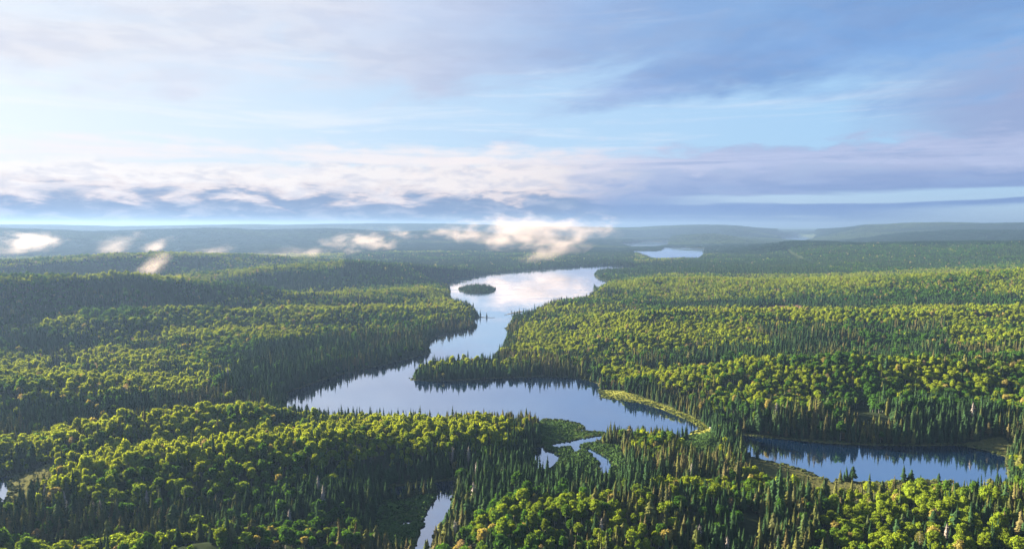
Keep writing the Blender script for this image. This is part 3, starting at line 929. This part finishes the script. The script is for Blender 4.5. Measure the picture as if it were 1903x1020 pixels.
def broad_tint(x, y, slope=0.0, lm=0.0, dk=0.0):
    n = len(x)
    k = smooth01(fbm(x, y, 70, 2, 61) * 1.1 + rng.normal(0, .40, n) - 2.6 * np.clip(slope, -.1, .2) + .62 * lm - 1.0 * dk + .06, -0.55, 0.6)[:, None]  # slope and stand terms paint shaded fronts deep green, sunlit crests lime
    k = k * (1 - .35 * smooth01(project(x, y, np.full(n, 15.0))[1], 880, 930)[:, None])
    deep = np.array([0.048, 0.120, 0.018]); lime = np.array([0.212, 0.268, 0.018])
    c = deep * (1 - k) + lime * k
    sp = rng.random(n)
    c[sp > .975] = (0.27, 0.24, 0.075)
    c[(sp > .972) & (sp <= .975)] = (0.17, 0.155, 0.075)
    return c * rng.uniform(.8, 1.22, (n, 1))


SP, BR, BU = [], [], []

def populate(x, y, cell):
    z, dw = height(x, y)
    ids_, _ = meadow_of(x, y)
    ok = (dw > 1.5) & (ids_ < 0) & ((fbm(x, y, 34, 2, 131) > -0.52) | (dw < 15))
    x, y, z, dw = x[ok], y[ok], z[ok], dw[ok]
    r_ = np.hypot(x, y)
    st_ = 18.0
    zn, _d = height(x * (1 - st_ / r_), y * (1 - st_ / r_))
    slope = np.clip((z - zn) / st_, -.3, .3)
    p = classify(x, y, z, dw, slope)
    u = rng.random(len(x))
    is_s = u < p
    keep_s = is_s & (rng.random(len(x)) < 0.88)
    frac = min(1.0, (cell / 5.4) ** 2 * 1.05)
    keep_b = (~is_s) & (rng.random(len(x)) < frac + 0.12)
    bud = keep_b & (rng.random(len(x)) < 0.016)
    keep_b &= ~bud
    return x, y, z, dw, slope, keep_s, keep_b, bud


for r0, r1, cell in ((235, 1150, 3.45), (1150, 2300, 5.3), (2300, 4300, 8.0)):
    x, y = grid_points(r0, r1, cell)
    x, y, z, dw, sl, ks, kb, bu = populate(x, y, cell)
    for lst, k in ((SP, ks), (BR, kb), (BU, bu)):
        lst.append(np.stack([x[k], y[k], z[k], dw[k], np.full(k.sum(), cell), sl[k]], 1))
SP, BR, BU = np.concatenate(SP), np.concatenate(BR), np.concatenate(BU)
# the island on the upper lake carries trees already through height(); far canopy patches follow


def dims(T, base, spread, seedrng, wide=1.0):
    n = len(T)
    big = np.clip(T[:, 4] / 5.0, 1.0, 1.5)
    s = base * (1 + seedrng.normal(0, spread, n)).clip(.55, 1.6)
    lm, dk = stands(T[:, 0], T[:, 1], T[:, 2])
    s = np.where(sdf(T[:, 0], T[:, 1], ISLAND) < 5, s * .78, s)
    s = s * (1 + .22 * dk * (np.hypot(T[:, 0], T[:, 1]) < 1300))
    patch = 1 + 0.34 * fbm(T[:, 0], T[:, 1], 45, 2, 77)
    shore_low = 0.72 + 0.28 * smooth01(T[:, 3], 2, 16)
    sz = s * patch * shore_low
    sx = s * wide * big * (1 + seedrng.normal(0, .1, n)).clip(.7, 1.4)
    return np.stack([sx, sx, sz * np.minimum(big, 1.1)], 1)


S_SP, S_BR, S_BU = dims(SP, 0.71, .24, rng, 1.28), dims(BR, 0.67, .22, rng), dims(BU, 0.66, .18, rng)
T_SP, T_BR = spruce_tint(SP[:, 0], SP[:, 1], stands(SP[:, 0], SP[:, 1], SP[:, 2])[1]), broad_tint(BR[:, 0], BR[:, 1], BR[:, 5], *stands(BR[:, 0], BR[:, 1], BR[:, 2]))
pale = np.array([[0.20, 0.175, 0.10], [0.19, 0.20, 0.07], [0.19, 0.155, 0.105]])
T_BU = pale[rng.integers(0, 3, len(BU))] * rng.uniform(.8, 1.2, (len(BU), 1))


def rots(n, lean=0.03):
    return np.stack([rng.normal(0, lean, n), rng.normal(0, lean, n), rng.uniform(0, 6.283, n)], 1)
R_SP, R_BR, R_BU = rots(len(SP), .025), rots(len(BR), .04), rots(len(BU), .05)
I_SP, I_BR, I_BU = rng.choice(10, len(SP), p=[.14, .13, .13, .12, .12, .1, .1, .05, .06, .05]), rng.integers(0, 7, len(BR)), rng.integers(0, 3, len(BU))

# ---- individuals: the three hundred of each kind that show largest
H_SP = np.array([15, 17, 13.5, 16, 14.5, 18, 12.0, 16.5, 13, 15]); H_BR = np.array([13, 14.5, 12, 15.5, 13.5, 11.5, 14.0]); H_BU = np.array([12.5, 14, 11])

def nearest(T, S, I, H, n):
    h = S[:, 2] * H[I]
    px, py, d = project(T[:, 0], T[:, 1], T[:, 2] + h * .72)
    pxt, pyt, _ = project(T[:, 0], T[:, 1], T[:, 2] + h)
    ok = (px > 6) & (px < 1897) & (py < 1012) & (T[:, 1] < 1000)
    size = np.where(ok, h / d, 0)
    k = np.argsort(-size)[:n]
    return k[np.argsort(px[k])], px, py


ZONES = [(0, 170, 'at the bottom left corner'), (170, 330, 'on the bottom edge ridge, left part'), (330, 520, 'on the low ridge near the bottom marsh'),
         (520, 700, 'between low ridge and bottom marsh'), (700, 800, 'beside the marsh left of the creek'), (800, 900, 'on the right bank of the creek'),
         (900, 1050, 'right of the creek bank trees'), (1050, 1200, 'below the two marsh pools'), (1200, 1350, 'in the stand below the lake end'),
         (1350, 1480, 'in the hollow below the pond meadow'), (1480, 1620, 'below the left half of the pond'), (1620, 1770, 'below the right half of the pond'),
         (1770, 1904, 'at the bottom right corner')]
ORD = ['leftmost', 'second', 'third', 'fourth', 'fifth', 'sixth', 'seventh', 'eighth', 'ninth', 'tenth', 'eleventh', 'twelfth', 'thirteenth', 'fourteenth',
       'fifteenth', 'sixteenth', 'seventeenth', 'eighteenth', 'nineteenth', 'twentieth'] + ['twenty-' + q for q in ('first', 'second', 'third', 'fourth', 'fifth', 'sixth', 'seventh', 'eighth', 'ninth')] + ['thirtieth'] + ['thirty-' + q for q in ('first', 'second', 'third', 'fourth', 'fifth', 'sixth', 'seventh', 'eighth', 'ninth')]


def place(kind, word, sel, T, S, Rt, I, tint, meshes, H, PX, group, colour_words):
    """build one tree per shape, then copy it and its two parts for every place"""
    protos = {}
    cells = {}
    info = []
    hs = S[:, 2] * H[I]
    q1, q2 = np.quantile(hs[sel], [.33, .67])
    for k in sel:
        zi = next((i_ for i_, zn in enumerate(ZONES) if zn[0] <= PX[k] < zn[1]), len(ZONES) - 1)
        size = 'small' if hs[k] < q1 else ('tall' if hs[k] > q2 else 'middling')
        cw = colour_words(tint[k])
        cells.setdefault((zi, size, cw), []).append(k)
        info.append((k, zi, size, cw))
    for k, zi, size, cw in info:
        mem = cells[(zi, size, cw)]
        r_ = mem.index(k)
        if len(mem) == 1:
            lab = 'the one %s %s %s %s' % (size, cw, word, ZONES[zi][2])
        elif r_ == 0:
            lab = 'leftmost %s %s %s %s' % (size, cw, word, ZONES[zi][2])
        elif r_ == len(mem) - 1:
            lab = 'rightmost %s %s %s %s' % (size, cw, word, ZONES[zi][2])
        else:
            lab = '%s %s %s %s from left %s' % (ORD[min(r_, len(ORD) - 1)], size, cw, word, ZONES[zi][2])
        cm, tm = meshes[I[k]][0], meshes[I[k]][1]
        if I[k] not in protos:
            root = bpy.data.objects.new(kind, None); COL.objects.link(root)
            root.empty_display_size = 1.0
            cr = link('twigs' if kind == 'dead_tree' else 'crown', cm, root); tk = link('trunk', tm, root)
            protos[I[k]] = (root, cr, tk)
        else:
            p_, c_, t_ = protos[I[k]]
            root, cr, tk = p_.copy(), c_.copy(), t_.copy()
            for o_ in (root, cr, tk): COL.objects.link(o_)
            cr.parent = root; tk.parent = root
        root.location = T[k][:3]; root.rotation_euler = Rt[k]; root.scale = S[k]
        cr['tint'] = [float(c) for c in tint[k]]
        tag(root, lab, 'tree', group)


k_sp, px_sp, _ = nearest(SP, S_SP, I_SP, H_SP, 290)
_hz, _px, _ = nearest(SP, S_SP, I_SP, H_SP, 700)
k_dead = np.array([k for k in _hz if k not in set(k_sp.tolist())])
k_dead = np.sort(k_dead[rng.choice(len(k_dead), 26, replace=False)])
k_dead = k_dead[np.argsort(px_sp[k_dead])]
_dv = trunk_parts(14, .30, 5, 34, .25, 1.5)
_de = spruce_parts(91, 14, 1.6, 7, 4, .8, .4, .6)
DEADM = [(mesh_np('dead_twigs', *_de, [M_DEAD]), mesh_np('dead_trunk', *_dv, [M_DEAD]))]
k_br, px_br, _ = nearest(BR, S_BR, I_BR, H_BR, 300)
k_bu, px_bu, _ = nearest(BU, S_BU, I_BU, H_BU, 60)
def sp_words(c):
    return 'brownish' if c[0] > c[1] * 1.02 else ('olive' if c[0] > .055 else 'dark green')
def br_words(c):
    return 'pale' if c[2] > .04 else ('lime green' if c[0] > .13 else ('mid green' if c[0] > .08 else 'deep green'))
place('spruce_tree', 'spruce', k_sp, SP, S_SP, R_SP, I_SP, T_SP, SPR, H_SP, px_sp, 'spruces of the nearest forest', sp_words)
place('broadleaf_tree', 'leafy tree', k_br, BR, S_BR, R_BR, I_BR, T_BR, BRD, H_BR, px_br, 'leafy trees of the nearest forest', br_words)
place('budding_tree', 'thinly leaved tree', k_bu, BU, S_BU, R_BU, I_BU, T_BU, BUD, H_BU, px_bu, 'pale thinly leaved trees of the nearest forest', lambda c: 'pinkish' if c[2] > .09 else 'yellowish')

place('dead_tree', 'bare dead spruce', k_dead, SP, S_SP, R_SP, np.zeros(len(SP), int), T_SP, DEADM, np.array([14.0]), px_sp, 'grey dead spruces in the nearest forest', lambda c: 'grey')


def rest(T, S, Rt, I, tint, sel, coll, name, label, far_coll=None, nfar=4):
    keep = np.ones(len(T), bool); keep[sel] = False
    if far_coll is not None:
        # one collection per scatter: near shapes and their coarser far forms together
        I = I.copy()
        fr = np.hypot(T[:, 0], T[:, 1]) > 1500
        I[fr] = 100 + I[fr] % nfar
        base_n = len(coll.objects)
        c = bpy.data.collections.new(name + '_library')
        k = 0
        for o_ in list(coll.objects) + list(far_coll.objects):
            o2 = bpy.data.objects.new('%s_shape_%02d' % (name, k), o_.data); c.objects.link(o2); k += 1
        I[fr] = I[fr] - 100 + base_n
        coll = c
    return scatter(name, coll, T[keep, :3], S[keep], Rt[keep], I[keep], tint[keep], label)


rest(SP, S_SP, R_SP, I_SP, T_SP, np.concatenate([k_sp, k_dead]), L_SPR, 'spruce_forest', 'dark pointed spruces covering the shores and valleys', L_FSP)
rest(BR, S_BR, R_BR, I_BR, T_BR, k_br, L_BRD, 'broadleaf_forest', 'round lime green crowns covering the hilltops', L_FBR)
rest(BU, S_BU, R_BU, I_BU, T_BU, k_bu, L_BUD, 'budding_forest', 'pale thinly leaved trees dotted among the green crowns')

# far canopy beyond four kilometres
x, y = grid_points(4200, 17000, 46, 42.0)
z, dw = height(x, y)
k = dw > 20
x, y, z = x[k], y[k], z[k]
n = len(x)
ofar = np.ones(n)
for poly in (FAR_A, FAR_B, FAR_C):
    c_ = np.mean(np.array(poly), 0)
    ofar = np.minimum(ofar, smooth01(segdist(x, y, [tuple(c_ * .75), tuple(c_)], False), 150, 700))
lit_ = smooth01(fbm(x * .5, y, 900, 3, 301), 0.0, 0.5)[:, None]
t = np.array([0.016, 0.040, 0.018]) * (1 - lit_) + np.array([0.060, 0.095, 0.018]) * lit_  # shade of the far hills painted as dark tint, sunlit patches as lighter green
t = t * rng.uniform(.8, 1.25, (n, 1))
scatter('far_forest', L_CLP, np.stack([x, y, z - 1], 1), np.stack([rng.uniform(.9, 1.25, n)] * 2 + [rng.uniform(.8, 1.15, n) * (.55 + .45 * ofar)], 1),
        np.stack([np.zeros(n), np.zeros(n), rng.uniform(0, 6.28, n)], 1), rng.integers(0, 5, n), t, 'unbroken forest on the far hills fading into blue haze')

# ------------------------------------------------------------------ marsh shrubs and grasses
xs, ys, st, ss_ = [], [], [], []
for poly, cid, sh in MEADOWS:
    P = np.array(poly); a_, b_ = P.min(0), P.max(0)
    cell = {0: 2.0, 1: 1.9, 2: 2.2, 3: 6.0}[cid]
    if sh: cell = 1.9
    gx_, gy_ = np.meshgrid(np.arange(a_[0], b_[0], cell), np.arange(a_[1], b_[1], cell))
    gx_ = gx_.ravel() + rng.uniform(-.5, .5, gx_.size) * cell; gy_ = gy_.ravel() + rng.uniform(-.5, .5, gy_.size) * cell
    i_ = inside(gx_, gy_, poly)
    gx_, gy_ = gx_[i_], gy_[i_]
    nn = fbm(gx_, gy_, 14, 3, 91 + cid)
    keep = rng.random(len(gx_)) < ({0: .85, 1: .8, 2: .55, 3: .3}[cid] + nn * .5)
    gx_, gy_, nn = gx_[keep], gy_[keep], nn[keep]
    base = np.array({0: (0.040, 0.075, 0.018), 1: (0.13, 0.15, 0.028), 2: (0.085, 0.090, 0.028), 3: (0.12, .08, .04)}[cid])
    xs.append(gx_); ys.append(gy_)
    st.append(base * rng.uniform(.65, 1.3, (len(gx_), 1)) * (1 + .4 * nn[:, None]))
    h_ = ({0: .55, 1: .42, 2: .28, 3: .5}[cid] if not sh else .95) * rng.uniform(.6, 1.4, len(gx_)) * (1 + .5 * nn)
    ss_.append(h_)
x, y, st, h_ = np.concatenate(xs), np.concatenate(ys), np.concatenate(st), np.concatenate(ss_)
# a fringe of bushes along every near shore
fxr, fyr = grid_points(300, 1400, 2.6, 42)
zf, dwf = height(fxr, fyr)
k = (dwf > -0.3) & (dwf < 5) & (rng.random(len(fxr)) < .7)
x = np.concatenate([x, fxr[k]]); y = np.concatenate([y, fyr[k]])
st = np.concatenate([st, np.array([0.055, 0.07, 0.022]) * rng.uniform(.6, 1.5, (k.sum(), 1))]); h_ = np.concatenate([h_, rng.uniform(.4, .95, k.sum())])
z, dw = height(x, y)
k = z > -0.15
x, y, z, st, h_ = x[k], y[k], z[k], st[k], h_[k]
n = len(x)
scatter('marsh_shrubs', L_SHR, np.stack([x, y, z - .1], 1), np.stack([h_ * 1.25, h_ * 1.25, h_], 1), np.stack([np.zeros(n), np.zeros(n), rng.uniform(0, 6.28, n)], 1),
        rng.integers(0, 4, n), st, 'low shrubs and sedge covering the marshes and shore fringes')

# ------------------------------------------------------------------ the narrows: two gravel spits with their lone trees
def spit(name, pts, wd, label):
    P = [at(*p) for p in pts]
    v, f = [], []
    nseg = len(P)
    for i_, (x_, y_) in enumerate(P):
        t_ = i_ / (nseg - 1)
        hw = wd * (1 - t_) ** .7 + .6
        hgt = 1.0 * (1 - t_) + .35
        q_ = P[min(i_ + 1, nseg - 1)]; p_ = P[max(i_ - 1, 0)]
        d_ = Vector((q_[0] - p_[0], q_[1] - p_[1])).normalized()
        nx, ny = -d_.y, d_.x
        for s_, zz in ((-1, -.8), (-.5, hgt * .7), (0.05, hgt), (.5, hgt * .6), (1, -.8)):
            v.append((x_ + nx * hw * s_, y_ + ny * hw * s_, zz))
        if i_:
            for c_ in range(4):
                a_ = (i_ - 1) * 5 + c_
                f.append((a_, a_ + 1, a_ + 6, a_ + 5))
    me_ = mesh_np(name, v, f, [M_GRAVEL])
    return tag(link(name, me_), label, kind='structure')

spit('gravel_spit', [(878, 587.5), (888, 589), (896, 589.6), (904, 590), (912, 590.2), (920, 590.2)], 5.5, 'thin dark spit with two lone spruces on the left of the narrows')
spit('gravel_spit', [(968, 579), (958, 581), (950, 582.5), (944, 584), (937, 585.3)], 7, 'thin dark spit with a leaning snag on the right of the narrows')
spit('gravel_spit', [(868, 569), (874, 570), (878, 570.8), (881, 571)], 5, 'short pointed spit behind the lone spruces')


def lone_spruce(px, py, H, label, mesh_i, wide=1.0):
    x_, y_ = at(px, py)
    root = bpy.data.objects.new('spruce_tree', None); COL.objects.link(root)
    cr = link('crown', SPR[mesh_i][0], root); link('trunk', SPR[mesh_i][1], root)
    cr['tint'] = [0.02, 0.035, 0.015]
    s_ = H / H_SP[mesh_i]
    root.location = (x_, y_, .6); root.scale = (s_ * wide, s_ * wide, s_); root.rotation_euler = (0, 0, 1.0)
    tag(root, label, 'tree', 'lone spruces on the gravel spit')

lone_spruce(892.5, 589, 14.5, 'taller lone spruce with a gapped crown on the spit in the narrows', 4, 1.0)
lone_spruce(904.6, 590, 11.0, 'small cone-shaped lone spruce near the tip of the spit in the narrows', 2, 1.25)
x_, y_ = at(952, 582.5)
sn = bpy.data.objects.new('dead_tree', None); COL.objects.link(sn)
tv, tf = trunk_parts(13, .55, 3, 6, .3, 1.8)
link('trunk', mesh_np('snag_trunk', tv, tf, [M_DEAD]), sn)
bv, bf = spruce_parts(3, 6, 2.6, 5, 5, .5, .2, .7)
cr = link('crown', mesh_np('snag_crown', bv, bf, [M_NEEDLE]), sn); cr['tint'] = [0.04, 0.045, 0.025]
sn.location = (x_, y_, .7); sn.rotation_euler = (0, R(-24), 0)
tag(sn, 'dead tree leaning out over the water from the right-hand spit', 'tree')

# two pale boulders where the meadow meets the lake end
def boulder(px, py, s_, label, seed):
    rr_ = random.Random(seed)
    v = [(p[0] * s_ * rr_.uniform(.8, 1.2), p[1] * s_ * .7 * rr_.uniform(.8, 1.2), p[2] * s_ * .55 * rr_.uniform(.8, 1.2)) for p in ICO2[0]]
    x_, y_ = at(px, py, 1.5)
    zz = float(height(np.array([x_]), np.array([y_]))[0][0])
    o_ = link('boulder', mesh_np('boulder', v, ICO2[1], [M_ROCK]), None, (x_, y_, zz + .7))
    tag(o_, label, 'boulder', 'pale boulders at the end of the lake')
boulder(1321, 796, 1.3, 'left pale boulder in the yellow meadow at the lake end', 1)
boulder(1326.5, 797, 1.0, 'right smaller pale boulder in the yellow meadow at the lake end', 2)

# ------------------------------------------------------------------ low clouds drifting over the land
def cloud_mat(dens, seed, freq, cut, dim):
    m = bpy.data.materials.new('cloud_vapour'); m.use_nodes = True
    m.node_tree.nodes.clear()
    g = NG(m.node_tree)
    t_ = g.new('ShaderNodeTexCoord')
    mp = g.new('ShaderNodeMapping'); mp.inputs['Location'].default_value = (seed * 3.7, seed * 1.9, seed * .7)
    mp.inputs['Scale'].default_value = dim
    g.l.new(t_.outputs['Object'], mp.inputs[0])
    n_ = g.noise(mp.outputs[0], freq, 6.0, .62, .2)
    ln = g.new('ShaderNodeVectorMath', operation='LENGTH'); g.l.new(t_.outputs['Object'], ln.inputs[0])
    body = g.m('SUBTRACT', 1.0, ln.outputs['Value'])
    s_ = g.m('ADD', g.m('MULTIPLY', body, 0.52), g.m('SUBTRACT', g.m('MULTIPLY', g.m('SUBTRACT', n_, 0.5), 2.0), 0.10 + cut * .30))
    den = g.m('MULTIPLY', g.ss(s_, 0.0, 0.55), dens)
    den = g.m('MULTIPLY', den, g.ss(body, 0.0, 0.12))
    pv = g.new('ShaderNodeVolumePrincipled')
    pv.inputs['Color'].default_value = c4(.62, .53, .48)
    pv.inputs['Anisotropy'].default_value = 0.4
    g.put(pv.inputs['Density'], den)
    o_ = g.new('ShaderNodeOutputMaterial'); g.l.new(pv.outputs[0], o_.inputs['Volume'])
    return m


def cloud(px0, px1, py0, py1, dist, label, dens=.02, seed=1, depth=1.0, tilt=0.0, freq=2.2, cut=.45):
    cx, cyy = (px0 + px1) / 2, (py0 + py1) / 2
    dx = (cx - 951.5) / F_PX; dy = (510 - cyy) / F_PX
    cp, sp_ = math.cos(PITCH), math.sin(PITCH)
    v = (dx, cp + dy * sp_, -sp_ + dy * cp)
    p = (v[0] * dist, v[1] * dist, CAM_H + v[2] * dist)
    hw = (px1 - px0) / 2 / F_PX * dist; hh = (py1 - py0) / 2 / F_PX * dist
    freq *= 1.05
    sph = ICO2
    o_ = link('low_cloud', mesh_np('low_cloud', sph[0], sph[1], [cloud_mat(dens, seed, freq, cut, (hw / 260, hw * depth / 260, hh / 130))]), None, p)
    o_.scale = (hw, hw * depth, hh)
    o_.rotation_euler = (0, R(-tilt), 0)
    tag(o_, label, 'cloud', 'low clouds drifting over the forest')
    return o_

cloud(775, 1190, 388, 474, 3300, 'broad cream cloud bank above the upper end of the lake', .0065, 1, .5, 2, 1.9, .12)
cloud(950, 1130, 432, 487, 3050, 'ragged tail hanging below the broad cloud bank', .0060, 2, .7, 16, 2.0, .15)
cloud(570, 800, 420, 472, 3400, 'long wispy cloud left of the broad bank', .0055, 3, .5, 7, 2.2, .2)
cloud(-70, 150, 424, 480, 3200, 'thick cream cloud at the left edge over the blue hills', .0045, 4, .6, 6, 2.0, .15)
cloud(244, 346, 470, 512, 1800, 'small slanting mist puff over the dark hill', .0075, 5, .7, 27, 2.0, .15)
cloud(450, 640, 452, 492, 2750, 'faint mist over the lit ridge left of the middle', .0030, 6, .6, 4, 2.3, .25)
cloud(120, 290, 436, 484, 3000, 'faint torn mist between the left cloud and the small puff', .0025, 7, .6, 18, 2.4, .3)
cloud(225, 350, 446, 474, 2900, 'tiny mist scrap above the small slanting puff', .0045, 8, .7, 20, 2.2, .2)
cloud(340, 450, 448, 486, 2800, 'thin mist scrap right of the small slanting puff', .0030, 9, .7, 10, 2.4, .3)
for _o in bpy.data.objects:
    if _o.name.startswith('low_cloud'):
        print('CLOUDTOP', round(_o.location.z + _o.scale.z), round(_o.location.z - _o.scale.z))

# ------------------------------------------------------------------ air
hm = bpy.data.materials.new('haze_air'); hm.use_nodes = True
hm.node_tree.nodes.clear()
g = NG(hm.node_tree)
pv = g.new('ShaderNodeVolumePrincipled')
pv.inputs['Color'].default_value = c4(0.130, 0.205, 0.335)
pv.inputs['Density'].default_value = 0.000095
pv.inputs['Anisotropy'].default_value = 0.28
o_ = g.new('ShaderNodeOutputMaterial'); g.l.new(pv.outputs[0], o_.inputs['Volume'])
X0, X1, Y0, Y1, Z0, Z1 = -24500, 24500, -24500, 24500, -4.5, 264
v = [(X0, Y0, Z0), (X1, Y0, Z0), (X1, Y1, Z0), (X0, Y1, Z0), (X0, Y0, Z1), (X1, Y0, Z1), (X1, Y1, Z1), (X0, Y1, Z1)]
f = [(0, 3, 2, 1), (4, 5, 6, 7), (0, 1, 5, 4), (1, 2, 6, 5), (2, 3, 7, 6), (3, 0, 4, 7)]
tag(link('haze', mesh_np('haze', v, f, [hm])), 'blue morning haze filling the valleys', kind='stuff')
print('TREES', len(SP), len(BR), len(BU), n)
